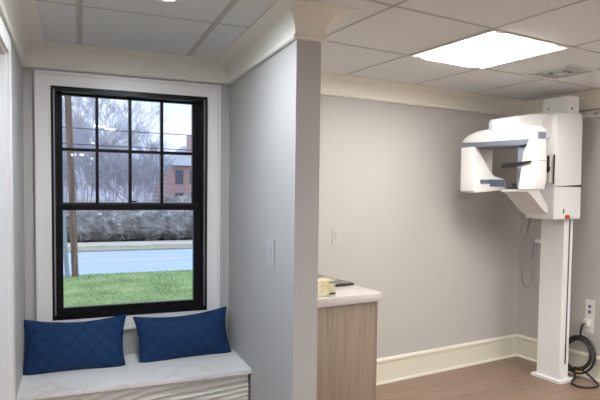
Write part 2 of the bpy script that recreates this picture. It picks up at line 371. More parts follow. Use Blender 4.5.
f = BM(); bx(f, GX0-0.004, GX1+0.004, yo+0.015, yo+0.019, 1.405, 2.06); obj('glass_pane', f, M['glass'], us, smooth=False)
f = BM()
yo, yi = YW+0.018, YW+0.055
bx(f, SX0, GX0, yo, yi, WZ0+0.028, 1.405, 0.002); bx(f, GX1, SX1, yo, yi, WZ0+0.028, 1.405, 0.002)
bx(f, GX0, GX1, yo, yi, 1.368, 1.405, 0.002); bx(f, GX0, GX1, yo, yi, WZ0+0.028, 0.782, 0.002)
ls = obj('lower_sash', f, M['black'], win)
f = BM(); bx(f, GX0-0.004, GX1+0.004, yo+0.015, yo+0.019, 0.776, 1.375); obj('glass_pane', f, M['glass'], ls, smooth=False)
f = BM(); bx(f, 0.28, 0.335, YW+0.02, YW+0.05, 1.405, 1.413, 0.002); cyl(f, (0.307, YW+0.035, 1.412), (0.307, YW+0.035, 1.424), 0.011); bx(f, 0.300, 0.345, YW+0.028, YW+0.042, 1.416, 1.426, 0.003)
obj('sash_lock', f, M['blackp'], ls)
# ------------------------------------------------------------------ window seat
b = BM(); bx(b, XL, XR, 2.990, YW, 0.442, 0.468, 0.004, 3)
seat = root('window_seat', (0.32, 3.2, 0), 'A', 'built-in window seat with white stone top and carved wavy cream front', 'window seat')
obj('seat_top', b, M['quartz'], seat, label='white quartz seat top')
b = BM(); bx(b, XL+0.001, XR-0.012, 3.03, YW-0.001, 0, 0.442)
obj('seat_base', b, M['wave'], seat, smooth=False)
b = BM(); NX, NZ = 150, 110; gr = []
x0, x1, z0, z1 = XL+0.001, XR-0.012, 0.001, 0.4415
for j in range(NZ+1):
    row = []
    for i in range(NX+1):
        x = x0+(x1-x0)*i/NX; z = z0+(z1-z0)*j/NZ
        ph = (z - 0.13*x)*2*math.pi/0.064 + 1.9*math.sin(3.4*x+1.2+5*z) + 0.9*math.sin(6.3*x-9*z)
        s = math.sin(ph); d = 0.013*(1-abs(s)**0.8) + 0.003*math.sin(2*x+20*z)
        row.append(b.verts.new((x, 3.022-d, z)))
    gr.append(row)
for j in range(NZ):
    for i in range(NX): b.faces.new([gr[j][i], gr[j][i+1], gr[j+1][i+1], gr[j+1][i]])
ed = [gr[0][i] for i in range(NX+1)] + [gr[j][NX] for j in range(1, NZ+1)] + [gr[NZ][i] for i in range(NX-1, -1, -1)] + [gr[j][0] for j in range(NZ-1, 0, -1)]
bk = [b.verts.new((v.co.x, 3.031, v.co.z)) for v in ed]
for i in range(len(ed)): b.faces.new([ed[i], bk[i], bk[(i+1) % len(ed)], ed[(i+1) % len(ed)]])
obj('wave_panel', b, M['wave'], seat, label='cream panel carved in flowing horizontal waves')
# ------------------------------------------------------------------ pillows
def pillow(W, H, TH, seed):
    b = BM(); N1, N2 = 56, 34; F = {}
    for s in (-1, 1):
        for i in range(N1+1):
            for j in range(N2+1):
                u = -1+2*i/N1; v = -1+2*j/N2
                # denser sampling toward the seams
                u = math.sin(u*math.pi/2)*0.35+u*0.65; v = math.sin(v*math.pi/2)*0.35+v*0.65
                edge = i in (0, N1) or j in (0, N2)
                x = W/2*u*(1-0.075*(1-v*v)) ; z = H/2*v*(1-0.17*(1-u*u)**1.3)
                th = TH/2*((1-abs(u)**2.6)*(1-abs(v)**2.4))**0.55
                nn = noise.noise(Vector((x*7+seed, z*7, s*3)))*0.014 + noise.noise(Vector((x*22+seed, z*22, s*5)))*0.004
                cr = (abs(u)*abs(v))**6
                x *= 1+0.012*cr; z *= 1+0.03*cr
                y = s*(max(0, th+nn*min(1, th/0.03)) + (0.004 if edge else 0))
                if edge:
                    key = (i, j); y = 0
                    if key in F: continue
                    F[key] = b.verts.new((x, y, z))
                else: F[(i, j, s)] = b.verts.new((x, y, z))
    G = lambda i, j, s: F[(i, j)] if (i, j) in F else F[(i, j, s)]
    for s in (-1, 1):
        for i in range(N1):
            for j in range(N2):
                q = [G(i, j, s), G(i+1, j, s), G(i+1, j+1, s), G(i, j+1, s)]
                b.faces.new(q if s < 0 else q[::-1])
    rim = [F[(i, 0)].co.copy() for i in range(N1+1)] + [F[(N1, j)].co.copy() for j in range(1, N2+1)] + [F[(i, N2)].co.copy() for i in range(N1-1, -1, -1)] + [F[(0, j)].co.copy() for j in range(N2-1, 0, -1)]
    return b, rim
def place_pillow(W, H, TH, seed, loc, rot, label):
    b, rim = pillow(W, H, TH, seed)
    o = obj('throw_pillow', b, M['pillow'], label=label, cat='pillow', group='navy lumbar pillows on the window seat')
    o.location = loc; o.rotation_euler = rot; BASE[o.name] = Vector((0, 0, 0))
    e = BM(); tube(e, rim, 0.0045, 8, closed=True); obj('piping', e, M['pillow'], o)
R = math.radians
place_pillow(0.55, 0.318, 0.17, 1.0, (-0.013, 3.372, 0.592), (R(-20), R(0.5), R(-2)), 'navy blue patterned lumbar pillow beside the left alcove wall')
place_pillow(0.58, 0.30, 0.17, 7.7, (0.612, 3.396, 0.584), (R(-20), R(-1.8), R(3)), 'navy blue patterned lumbar pillow beside the right alcove wall')
# ------------------------------------------------------------------ switches, outlet
def switch(name, base, frame, axis, label):
    """cover plate with one rocker; axis 'x-' faces -X, 'y-' faces -Y"""
    r = root(name, base, frame, label, 'light switch'); x, y, z = base
    p, k = BM(), BM()
    if axis == 'x-':
        bx(p, x-0.006, x, y-0.06, y+0.06, z-0.068, z+0.068, 0.003); bx(k, x-0.010, x-0.004, y-0.019, y+0.019, z-0.035, z+0.035, 0.002)
        sc_ = [cyl(BM(), (x-0.0065, y, z+dz), (x-0.005, y, z+dz), 0.003, 10) for dz in (-0.05, 0.05)]
    else:
        bx(p, x-0.04, x+0.04, y-0.006, y, z-0.062, z+0.062, 0.003); bx(k, x-0.017, x+0.017, y-0.010, y-0.004, z-0.033, z+0.033, 0.002)
        sc_ = [cyl(BM(), (x, y-0.0065, z+dz), (x, y-0.005, z+dz), 0.003, 10) for dz in (-0.048, 0.048)]
    mm = M['wallplate1'] if axis == 'x-' else M['wallplate2']
    obj('cover_plate', p, mm, r); obj('rocker', k, mm, r)
    for s in sc_: obj('screw', s, mm, r)
M['wallplate1'] = plain('grey_white_plate', (0.485, 0.48, 0.47), 0.35, var=0.01)
M['wallplate2'] = plain('warm_white_plate', (0.49, 0.48, 0.46), 0.35, var=0.01)
switch('light_switch', (XR, 2.672, 1.178), 'A', 'x-', 'grey light switch plate on the alcove side of the partition wall')
switch('light_switch', (2.242, YB, 1.17), 'R', 'y-', 'pale light switch plate on the far grey wall above the cabinet')
oy = 2.642
orr = root('wall_outlet', (XB, oy, 0.50), 'R', 'white wall outlet plate beside the scanner column with a plug in it', 'outlet')
p = BM(); bx(p, XB-0.007, XB, oy-0.037, oy+0.037, 0.375, 0.645, 0.003); obj('cover_plate', p, M['socket'], orr)
for z in (0.59, 0.545):
    p = BM(); bx(p, XB-0.010, XB-0.006, oy-0.011, oy+0.011, z-0.012, z+0.012, 0.002); obj('receptacle', p, M['bluesocket'], orr)
p = BM(); bx(p, XB-0.010, XB-0.006, oy-0.02, oy+0.02, 0.475, 0.515, 0.004); obj('receptacle', p, M['socket'], orr)
# ------------------------------------------------------------------ cabinet and worktop
CXR, CYF = 2.05, 2.553
def part_x_at(xw, yr):                       # R-frame x where world X == xw for given R-frame y
    return (xw + yr*SA)/CA
pl = lambda y, m: (part_x_at(XR2+m, y), y)
top = BM(); prism(top, [pl(CYF, 0.002), (CXR, CYF), (CXR, YB-0.002), pl(YB-0.002, 0.002)], 2, 0.852, 0.902, 0.004)
obj('countertop', top, M['counterstone'], base=(1.8, 2.95, 0.852), frame='R', label='white stone worktop on the taupe wood cabinet behind the partition', cat='countertop')
cab = root('base_cabinet', (1.8, 2.95, 0), 'R', 'taupe wood-grain base cabinet under the white worktop beside the partition', 'cabinet')
b = BM(); prism(b, [pl(CYF+0.018, 0.03), (CXR-0.04, CYF+0.018), (CXR-0.04, YB-0.03), pl(YB-0.03, 0.03)], 2, 0.0, 0.851, 0.001)
obj('carcass', b, M['cabwood'], cab)
for (z0, z1) in ((0.10, 0.365), (0.37, 0.635), (0.64, 0.845)):
    d = BM(); bx(d, CXR-0.039, CXR-0.020, CYF+0.022, YB-0.035, z0, z1, 0.001); dr = obj('drawer', d, M['cabwood'], cab)
    h = BM(); zz = z1-0.05
    tube(h, [(CXR-0.021, 2.62, zz), (CXR+0.006, 2.62, zz), (CXR+0.006, 2.80, zz), (CXR-0.021, 2.80, zz)], 0.005, 8); obj('pull', h, M['steel'], dr)
# tray and tissue box on the worktop
tr = root('equipment_tray', (1.93, 3.05, 0.902), 'R', 'flat black tray with grey top lying on the white worktop', 'tray')
b = BM()
def rotpoly(cx, cy, w, h, a):
    return [(cx+x*math.cos(a)-y*math.sin(a), cy+x*math.sin(a)+y*math.cos(a)) for x, y in ((-w/2, -h/2), (w/2, -h/2), (w/2, h/2), (-w/2, h/2))]
prism(b, rotpoly(1.925, 3.06, 0.20, 0.47, R(4)), 2, 0.903, 0.919, 0.004); obj('tray_body', b, M['blackp'], tr)
b = BM(); prism(b, rotpoly(1.925, 3.06, 0.18, 0.45, R(4)), 2, 0.9185, 0.922, 0.001); obj('tray_surface', b, M['screen'], tr)
tb = root('tissue_box', (1.62, 2.70, 0.902), 'R', 'small clear box with pale yellow contents on the worktop by the partition', 'box')
b = BM(); bx(b, 1.56, 1.735, 2.585, 2.70, 0.903, 1.000, 0.006); obj('box_shell', b, M['acrylic'], tb)
b = BM(); bx(b, 1.567, 1.727, 2.592, 2.693, 0.908, 0.990, 0.010); obj('contents', b, M['yellowish'], tb)
b = BM(); bx(b, 1.690, 1.728, 2.580, 2.585, 0.915, 0.925, 0.001); obj('latch', b, M['blackp'], tb)
b = BM(); bx(b, 1.690, 1.728, 2.580, 2.585, 0.982, 0.987, 0.001); obj('latch', b, M['blackp'], tb)
# ------------------------------------------------------------------ panoramic x-ray machine
mc = root('dental_scanner', (4.0, 2.78, 0), 'R', 'white panoramic dental x-ray machine on a floor column by the right wall', 'x-ray machine')
b = BM(); bx(b, 3.91, 4.10, 2.650, 2.915, 0.0, 0.022, 0.004); obj('base_plate', b, M['plastic'], mc)
b = BM(); bx(b, 3.94, 4.052, 2.680, 2.882, 0.022, 2.12, 0.006); col = obj('column', b, M['plastic'], mc)
b = BM(); bx(b, 4.004, 4.018, 2.6775, 2.681, 0.14, 1.30, 0.0); obj('track_slot', b, M['blackp'], col)
b = BM()
for k in range(56): bx(b, 4.0065, 4.0155, 2.6755, 2.679, 0.30+k*0.0178, 0.309+k*0.0178)
obj('toothed_belt', b, M['steel'], col, smooth=False)
b = BM(); bx(b, 3.925, 4.062, 2.672, 2.892, 2.10, 2.262, 0.008); hd = obj('column_cap', b, M['plastic'], mc)
b = BM(); cyl(b, (3.977, 2.6715, 2.165), (3.977, 2.673, 2.165), 0.010, 16); obj('cable_hole', b, M['blackp'], hd)
b = BM(); cyl(b, (3.9245, 2.84, 2.178), (3.926, 2.84, 2.178), 0.007, 16); obj('cable_hole', b, M['blackp'], hd)
b = BM(); bx(b, 4.05, XB, 2.73, 2.83, 2.125, 2.165, 0.003); obj('wall_bracket', b, M['steel'], mc)
# carriage
b = BM(); prism(b, [(3.716, 1.306), (4.045, 1.306), (4.052, 1.33), (4.040, 2.09), (4.02, 2.125), (3.712, 2.103)], 1, 2.618, 2.865, 0.010, 3); ca = obj('carriage', b, M['plastic'], mc)
b = BM(); bx(b, 3.722, 4.048, 2.6155, 2.620, 1.555, 1.560); prism(b, [(3.81, 1.561), (4.044, 1.574), (4.044, 1.556), (3.90, 1.556)], 1, 2.614, 2.620); obj('seam', b, M['blackp'], ca, smooth=False)
b = BM(); cyl(b, (3.872, 2.600, 1.326), (3.872, 2.619, 1.326), 0.016, 20); obj('stop_button', b, M['red'], ca)
b = BM(); bx(b, 3.828, 3.842, 2.6155, 2.620, 1.352, 1.385, 0.001); obj('status_mark', b, M['green'], ca)
# accessory holder hanging at the carriage front
b = BM(); prism(b, [(2.640, 1.585), (2.69, 1.565), (2.70, 1.62), (2.685, 1.80), (2.640, 1.80)], 0, 3.686, 3.7155, 0.004); ah = obj('accessory_holder', b, M['packet'], mc, label='pale packet hanging at the carriage front')
b = BM(); bx(b, 3.672, 3.688, 2.645, 2.660, 1.66, 1.785, 0.002); bx(b, 3.670, 3.688, 2.637, 2.668, 1.672, 1.705, 0.002); obj('clip', b, M['blackp'], ah)
b = BM(); bx(b, 3.7095, 3.7165, 2.6205, 2.629, 1.575, 1.795, 0.001); obj('dark_slot', b, M['blackp'], ah)
# overhead arm
b = BM(); rings_ = []
for (X, hw, z0, z1) in ((3.228, 0.012, 1.968, 2.028), (3.236, 0.045, 1.960, 2.036), (3.258, 0.075, 1.957, 2.042), (3.30, 0.103, 1.954, 2.050), (3.36, 0.119, 1.951, 2.060), (3.45, 0.12, 1.943, 2.078), (3.55, 0.12, 1.920, 2.093), (3.80, 0.12, 1.906, 2.112)):
    c = min(0.012, hw*0.4)
    rings_.append([b.verts.new((X, 2.78+y, z)) for y, z in ((-hw+c, z0), (-hw, z0+c), (-hw, z1-c*2), (-hw+c*1.5, z1), (hw-c*1.5, z1), (hw, z1-c*2), (hw, z0+c), (hw-c, z0))])
for a_, c_ in zip(rings_, rings_[1:]):
    for k in range(8): b.faces.new([a_[k], a_[(k+1) % 8], c_[(k+1) % 8], c_[k]])
b.faces.new(rings_[0]); b.faces.new(list(reversed(rings_[-1])))
ar = obj('overhead_arm', b, M['plastic'], mc)
b = BM(); cyl(b, (3.68, 2.652, 2.02), (3.68, 2.665, 2.02), 0.072, 40); obj('pivot_cover', b, M['plastic2'], ar)
b = BM(); cyl(b, (3.35, 2.77, 1.92), (3.35, 2.77, 1.97), 0.09, 32); obj('rotation_hub', b, M['blackp'], ar)
# rotor beam
def loft(bm, secs, bevel=0.0):
    """secs: list of (y, [(x,z)...]) equal lengths"""
    rings = [[bm.verts.new((x, y, z)) for x, z in s] for y, s in secs]; n = len(rings[0])
    for a, c in zip(rings, rings[1:]):
        for k in range(n): bm.faces.new([a[k], a[(k+1) % n], c[(k+1) % n], c[k]])
    bm.faces.new(rings[0]); bm.faces.new(list(reversed(rings[-1])))
    bmesh.ops.recalc_face_normals(bm, faces=bm.faces)
    bev(bm, [v for r in rings for v in r], bevel, 3); return bm
def bsec(x0, x1, z0, z1, c=0.02): return [(x0, z0), (x1, z0), (x1, z1-c), (x1-c, z1), (x0+c*1.6, z1), (x0, z1-c*1.3)]
b = BM(); loft(b, [(2.392, bsec(3.215, 3.305, 1.872, 1.936)), (2.43, bsec(3.215, 3.33, 1.872, 1.955)), (2.60, bsec(3.218, 3.42, 1.873, 1.972)), (2.80, bsec(3.22, 3.52, 1.876, 1.976)), (2.95, bsec(3.22, 3.56, 1.880, 1.968)), (3.05, bsec(3.225, 3.56, 1.884, 1.945)), (3.09, bsec(3.24, 3.54, 1.886, 1.928))], 0.004)
ro = obj('rotating_beam', b, M['plastic'], mc)
b = BM(); loft(b, [(2.455, [(3.225, 1.85), (3.30, 1.85), (3.30, 1.873), (3.216, 1.873)]), (2.52, [(3.216, 1.832), (3.35, 1.832), (3.38, 1.873), (3.216, 1.873)]), (2.80, [(3.218, 1.842), (3.50, 1.842), (3.52, 1.877), (3.216, 1.877)]), (3.092, [(3.235, 1.848), (3.53, 1.848), (3.54, 1.887), (3.235, 1.887)])], 0.002)
obj('blue_band', b, M['bluegrey'], ro, label='blue-grey band along the beam underside')
b = BM(); cyl(b, (3.2165, 2.79, 1.932), (3.221, 2.79, 1.932), 0.012, 20); obj('round_badge', b, M['socket'], ro)
# tube head (far end)
b = BM(); prism(b, [(3.222, 1.850), (3.262, 1.850), (3.40, 1.665), (3.452, 1.632), (3.56, 1.612), (3.574, 1.600), (3.574, 1.535), (3.565, 1.527), (3.25, 1.500), (3.222, 1.515)], 1, 2.952, 3.088, 0.010, 3)
th = obj('tube_head', b, M['plastic'], mc)
b = BM(); bx(b, 3.25, 3.50, 3.02, 3.082, 1.62, 1.85, 0.004); obj('recessed_panel', b, M['plastic2'], th)
b = BM(); bx(b, 3.385, 3.560, 2.9485, 2.953, 1.590, 1.606, 0.001); bx(b, 3.295, 3.45, 2.9485, 2.953, 1.572, 1.603, 0.001) ; bx(b, 3.40, 3.562, 2.9485, 2.953, 1.550, 1.603, 0.001); obj('blue_label', b, M['label_blue'], th, label='blue-grey name strip', smooth=False)
# sensor head (near end)
b = BM(); prism(b, [(2.405, 1.526), (2.535, 1.521), (2.50, 1.78), (2.455, 1.875), (2.455, 1.930), (2.395, 1.930), (2.392, 1.60)], 0, 3.197, 3.312, 0.010, 3)
sh = obj('sensor_head', b, M['plastic'], mc)
b = BM(); bx(b, 3.205, 3.285, 2.3895, 2.393, 1.872, 1.915, 0.002); obj('blue_badge', b, M['bluegrey'], sh, smooth=False)
b = BM(); bx(b, 3.196, 3.311, 2.389, 2.394, 1.722, 1.7245); obj('seam', b, M['greycord'], sh, smooth=False)
b = BM(); prism(b, [(3.24, 1.54), (3.30, 1.54), (3.30, 1.84), (3.24, 1.84)], 1, 2.50, 2.58, 0.006); obj('sensor_slit', b, M['bluegrey'], sh, label='blue-grey inner face of the sensor housing')
# head support band
b = BM(); prism(b, [(2.665, 1.681), (2.66, 1.711), (2.55, 1.714), (2.44, 1.722), (2.425, 1.722), (2.43, 1.712), (2.50, 1.695), (2.55, 1.684)], 0, 3.178, 3.196, 0.003); obj('temple_support', b, M['blackp'], mc)
# chin rest and curved lower arm
prof_o = spline([(3.455, 2, 1.512), (3.50, 2, 1.500), (3.57, 2, 1.448), (3.66, 2, 1.378), (3.745, 2, 1.332), (3.83, 2, 1.304), (3.90, 2, 1.302)], 6)
prof_i = spline([(3.455, 2, 1.530), (3.60, 2, 1.532), (3.66, 2, 1.475), (3.73, 2, 1.400), (3.78, 2, 1.375), (3.84, 2, 1.37), (3.90, 2, 1.37)], 6)
poly = [(p.x, p.z) for p in prof_o] + [(p.x, p.z) for p in reversed(prof_i)]
b = BM(); n = len(prof_o)
rings = {}
for yi_, y in enumerate((2.668, 2.892)):
    rings[yi_] = ([b.verts.new((p.x, y, p.z)) for p in prof_o], [b.verts.new((p.x, y, p.z)) for p in prof_i])
for i in range(n-1):
    (o0, i0), (o1, i1) = rings[0], rings[1]
    b.faces.new([o0[i], o0[i+1], o1[i+1], o1[i]]); b.faces.new([i0[i], i1[i], i1[i+1], i0[i+1]])
    b.faces.new([o0[i], i0[i], i0[i+1], o0[i+1]]); b.faces.new([o1[i], o1[i+1], i1[i+1], i1[i]])
b.faces.new([rings[0][0][0], rings[1][0][0], rings[1][1][0], rings[0][1][0]]); b.faces.new([rings[0][0][-1], rings[0][1][-1], rings[1][1][-1], rings[1][0][-1]])
bmesh.ops.recalc_face_normals(b, faces=b.faces); bev(b, list(b.verts), 0.006, 2)
la = obj('chin_arm', b, M['plastic2'], mc)
b = BM(); bx(b, 3.47, 3.585, 2.73, 2.85, 1.530, 1.548, 0.004); bx(b, 3.49, 3.57, 2.76, 2.82, 1.546, 1.575, 0.006); cr_ = obj('chin_rest', b, M['blackp'], mc)
b = BM(); tube(b, spline([(3.50, 2.76, 1.57), (3.49, 2.755, 1.60), (3.505, 2.77, 1.625), (3.53, 2.79, 1.632), (3.56, 2.80, 1.618), (3.575, 2.81, 1.58)], 5), 0.004, 6); tube(b, [(3.53, 2.79, 1.57), (3.53, 2.79, 1.63)], 0.005, 8); obj('bite_guide', b, M['acrylic'], cr_)
# grey hand-switch cord hanging behind the column
b = BM(); pts = spline([(3.845, 2.91, 1.315), (3.838, 2.925, 1.25), (3.825, 2.95, 1.05), (3.815, 2.95, 0.83), (3.828, 2.95, 0.765), (3.868, 2.95, 0.735), (3.915, 2.95, 0.760), (3.935, 2.95, 0.83), (3.934, 2.95, 0.98), (3.932, 2.94, 1.11)], 8)
tube(b, pts, 0.007, 8); hc = obj('hand_switch_cord', b, M['greycord'], mc)
b = BM(); cyl(b, (3.932, 2.942, 0.97), (3.932, 2.935, 1.13), 0.013, 14); obj('hand_switch', b, M['greycord'], hc)
b = BM(); bx(b, 3.925, 3.96, 2.88, 2.945, 1.10, 1.125, 0.003); obj('switch_hook', b, M['plastic2'], mc)
# wall rail under the crown on the right wall
rl = root('wall_rail', (XB, 2.0, 2.14), 'R', 'white metal mounting rail on the right wall just under the crown', 'rail')
b = BM(); bx(b, XB-0.018, XB, 1.2, 2.86, 2.122, 2.170, 0.003); obj('rail_body', b, M['socket'], rl)
for y in (2.64, 2.1, 1.5):
    b = BM(); bx(b, XB-0.022, XB-0.017, y-0.022, y+0.022, 2.135, 2.16, 0.002); cyl(b, (XB-0.026, y, 2.148), (XB-0.02, y, 2.148), 0.006, 12); obj('fastener', b, M['steel'], rl)
# ------------------------------------------------------------------ black power cord, coiled
pc_ = root('power_cord', (4.2, 2.68, 0), 'R', 'thick black power cord coiled against the right wall and looping on the floor', 'cord')
pts = []
plug = (XB-0.045, oy+0.012, 0.455)
pts += [(XB-0.028, oy+0.010, 0.458), (XB-0.065, oy+0.018, 0.44), (XB-0.07, oy+0.03, 0.39), (XB-0.055, oy+0.045, 0.33)]
cy, cz = 2.685, 0.195
for k in range(0, 4*14+7):
    a = math.pi*0.62 - k*2*math.pi/14; tn = k/14
    r = 0.122 + 0.018*math.sin(tn*2.3+0.4) ; lean = 0.0
    y = cy + (r+0.004*math.sin(5*tn))*math.cos(a)*-1; z = cz + (r*1.08)*math.sin(a) + 0.004*math.cos(3*tn)
    x = XB - 0.040 - 0.055*(0.5-0.5*math.sin(a)) - 0.010*(tn % 2.5)
    pts.append((x, y, z))
tail = [(4.17, 2.70, 0.06), (4.09, 2.64, 0.035), (4.01, 2.615, 0.012), (3.975, 2.56, 0.011), (4.00, 2.50, 0.011), (4.08, 2.465, 0.011), (4.15, 2.49, 0.015), (4.165, 2.56, 0.05), (4.15, 2.63, 0.09), (4.15, 2.70, 0.085), (4.155, 2.77, 0.03), (4.12, 2.81, 0.012), (4.06, 2.80, 0.05)]
pts += tail
b = BM(); tube(b, spline(pts, 4), 0.0085, 8); obj('cable', b, M['rubber'], pc_)
b = BM(); bx(b, XB-0.05, XB-0.0105, oy-0.012, oy+0.03, 0.435, 0.485, 0.006); obj('plug', b, M['socket'], pc_)
b = BM(); prism(b, [(2.625, 0.065), (2.675, 0.055), (2.68, 0.09), (2.63, 0.10)], 0, 4.150, 4.154, 0.0); obj('tag', b, M['yellow'], pc_, smooth=False, label='yellow cable tag')
# ------------------------------------------------------------------ ceiling lights and vent
def troffer(x0, y0, label, frame='R', lens='white_diff', side='white_diff2'):
    s = GP-0.012; x0 += 0.006; y0 += 0.006; x1, y1 = x0+s, y0+s
    r = root('ceiling_light', ((x0+x1)/2, (y0+y1)/2, ZT), frame, label, 'ceiling light', 'square ceiling lights')
    b = BM(); i = 0.014
    bx(b, x0, x0+i, y0, y1, ZT-0.008, ZT+0.0); bx(b, x1-i, x1, y0, y1, ZT-0.008, ZT); bx(b, x0+i, x1-i, y0, y0+i, ZT-0.008, ZT); bx(b, x0+i, x1-i, y1-i, y1, ZT-0.008, ZT)
    obj('frame', b, M['plastic'], r, smooth=False)
    w_ = 0.065
    for a, c in ((x0+i, x0+w_-0.010), (x1-w_+0.010, x1-i)):
        b = BM(); bx(b, a, c, y0+i, y1-i, ZT-0.004, ZT-0.001); obj('side_lens', b, M[side], r, smooth=False)
    b = BM(); bx(b, x0+w_-0.010, x0+w_, y0+i, y1-i, ZT-0.009, ZT-0.001); obj('divider', b, M['divider'], r, smooth=False)
    b = BM(); bx(b, x1-w_, x1-w_+0.010, y0+i, y1-i, ZT-0.009, ZT-0.001); obj('divider', b, M['divider'], r, smooth=False)
    b = BM(); prism(b, [(x0+w_, ZT-0.002), (x0+w_+0.05, ZT-0.014), (x1-w_-0.05, ZT-0.014), (x1-w_, ZT-0.002)], 1, y0+i, y1-i); obj('lens', b, M[lens], r, smooth=False)
troffer(GX, GY, 'bright square ceiling light set in the tiles between partition and scanner')
troffer(GX, GY-4*GP, 'square ceiling light behind the viewpoint, nearer row', 'R', 'rear_lens', 'rear_lens')
troffer(GX, GY-9*GP, 'square ceiling light behind the viewpoint, farther row', 'R', 'rear_lens', 'rear_lens')
for gx_, gy_ in ((1, -3), (2, -2), (1, -6), (3, -6), (5, -4)):
    troffer(GX+gx_*GP, GY+gy_*GP, 'square ceiling light in the main room behind the viewpoint', 'R', 'rear_lens', 'rear_lens')
for y_ in (0.7, 2.1):  # unseen fill lights added to brighten and cool the alcove side of the partition
    troffer(-1.45, y_, 'added square cool fill light, unseen in the hallway beyond the left opening', 'A', 'fill_lens', 'fill_lens')
def downlight(x, y, label):
    r = root('recessed_downlight', (x, y, ZT), 'A', label, 'downlight', 'round recessed downlights')
    b = BM(); tube(b, [(x+0.082*math.cos(a*math.pi/16), y+0.082*math.sin(a*math.pi/16), ZT-0.002) for a in range(32)], 0.006, 8, closed=True); obj('trim_ring', b, M['plastic'], r)
    b = BM(); cyl(b, (x, y, ZT-0.004), (x, y, ZT-0.001), 0.078, 32); obj('lens', b, M['downlight'], r, smooth=False)
downlight(0.342, 2.37, 'round recessed downlight in the alcove ceiling, cut by the top of the picture')
for i, (x, y) in enumerate(((0.29, -0.48), (0.43, -0.82), (0.32, -3.36), (-0.10, -7.32), (0.14, -7.17), (0.38, -8.9), (0.40, -11.9))):
    downlight(x, y, 'round recessed downlight behind the viewpoint, seen only as a reflection in the window')
vt = root('ceiling_vent', (3.375, 2.36, ZT), 'R', 'square white louvred air vent in the ceiling beside the square light', 'vent')
vx, vy = 3.375, 2.36
b = BM()
for (h, i, z) in ((0.180, 0.030, 0.008), (0.132, 0.006, 0.010), (0.104, 0.006, 0.010), (0.076, 0.006, 0.010)):
    bx(b, vx-h, vx+h, vy-h, vy-h+i, ZT-z, ZT); bx(b, vx-h, vx+h, vy+h-i, vy+h, ZT-z, ZT); bx(b, vx-h, vx-h+i, vy-h+i, vy+h-i, ZT-z, ZT); bx(b, vx+h-i, vx+h, vy-h+i, vy+h-i, ZT-z, ZT)
bx(b, vx-0.034, vx+0.034, vy-0.034, vy+0.034, ZT-0.014, ZT)
obj('louvre_frame', b, M['ceiling'], vt, smooth=False)
b = BM(); bx(b, vx-0.15, vx+0.15, vy-0.15, vy+0.15, ZT-0.002, ZT-0.0005); obj('vent_throat_shade', b, M['blackp'], vt, smooth=False)  # flat black sheet stands in for the shade inside the vent
# ------------------------------------------------------------------ outdoors
GZ = -0.5
def gridmesh(x0, x1, y0, y1, nx, ny, fz):
    b = BM(); v = [[b.verts.new((x0+(x1-x0)*i/nx, y0+(y1-y0)*j/ny, fz(x0+(x1-x0)*i/nx, y0+(y1-y0)*j/ny))) for i in range(nx+1)] for j in range(ny+1)]
    for j in range(ny):
        for i in range(nx): b.faces.new([v[j][i], v[j][i+1], v[j+1][i+1], v[j+1][i]])
    return b
NV = lambda x, y, s: noise.noise(Vector((x*s, y*s, 0.3)))
struct('ground_lawn', gridmesh(-30, 45, YW+T, 13.65, 120, 40, lambda x, y: GZ + 0.03*NV(x, y, 0.8) + 0.012*NV(x, y, 4)), M['grass'], smooth=True)
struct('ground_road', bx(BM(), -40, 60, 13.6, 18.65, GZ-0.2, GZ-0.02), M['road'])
struct('ground_centre_line', bx(BM(), -40, 60, 16.0, 16.22, GZ-0.03, GZ-0.014), M['walk'])
struct('ground_verge', bx(BM(), -40, 60, 18.6, 19.8, GZ-0.2, GZ+0.03), M['verge'])
struct('ground_sidewalk', bx(BM(), -40, 60, 19.8, 21.2, GZ-0.2, GZ+0.05), M['walk'])
struct('ground_woodland', gridmesh(-50, 90, 21.2, 110, 70, 40, lambda x, y: GZ + 0.15*NV(x, y, 0.3)), M['soil'], smooth=True)
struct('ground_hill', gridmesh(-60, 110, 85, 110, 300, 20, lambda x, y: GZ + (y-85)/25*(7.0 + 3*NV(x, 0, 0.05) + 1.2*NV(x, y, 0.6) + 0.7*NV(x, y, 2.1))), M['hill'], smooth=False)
gl = BM()
random.seed(3)
for k in range(9000):
    x = random.uniform(-1.5, 4.2); y = random.uniform(8.2, 13.6); h = random.uniform(0.02, 0.05); a = random.uniform(0, 6.28); z = GZ + 0.03*NV(x, y, 0.8)
    p = [gl.verts.new((x+0.008*math.cos(a), y+0.008*math.sin(a), z-0.01)), gl.verts.new((x-0.008*math.cos(a), y-0.008*math.sin(a), z-0.01)), gl.verts.new((x+random.uniform(-.02, .02), y+random.uniform(-.02, .02), z+h))]
    gl.faces.new(p)
obj('grass', gl, M['grass'], smooth=False, label='short green lawn grass between the window and the road', cat='grass', kind='stuff')
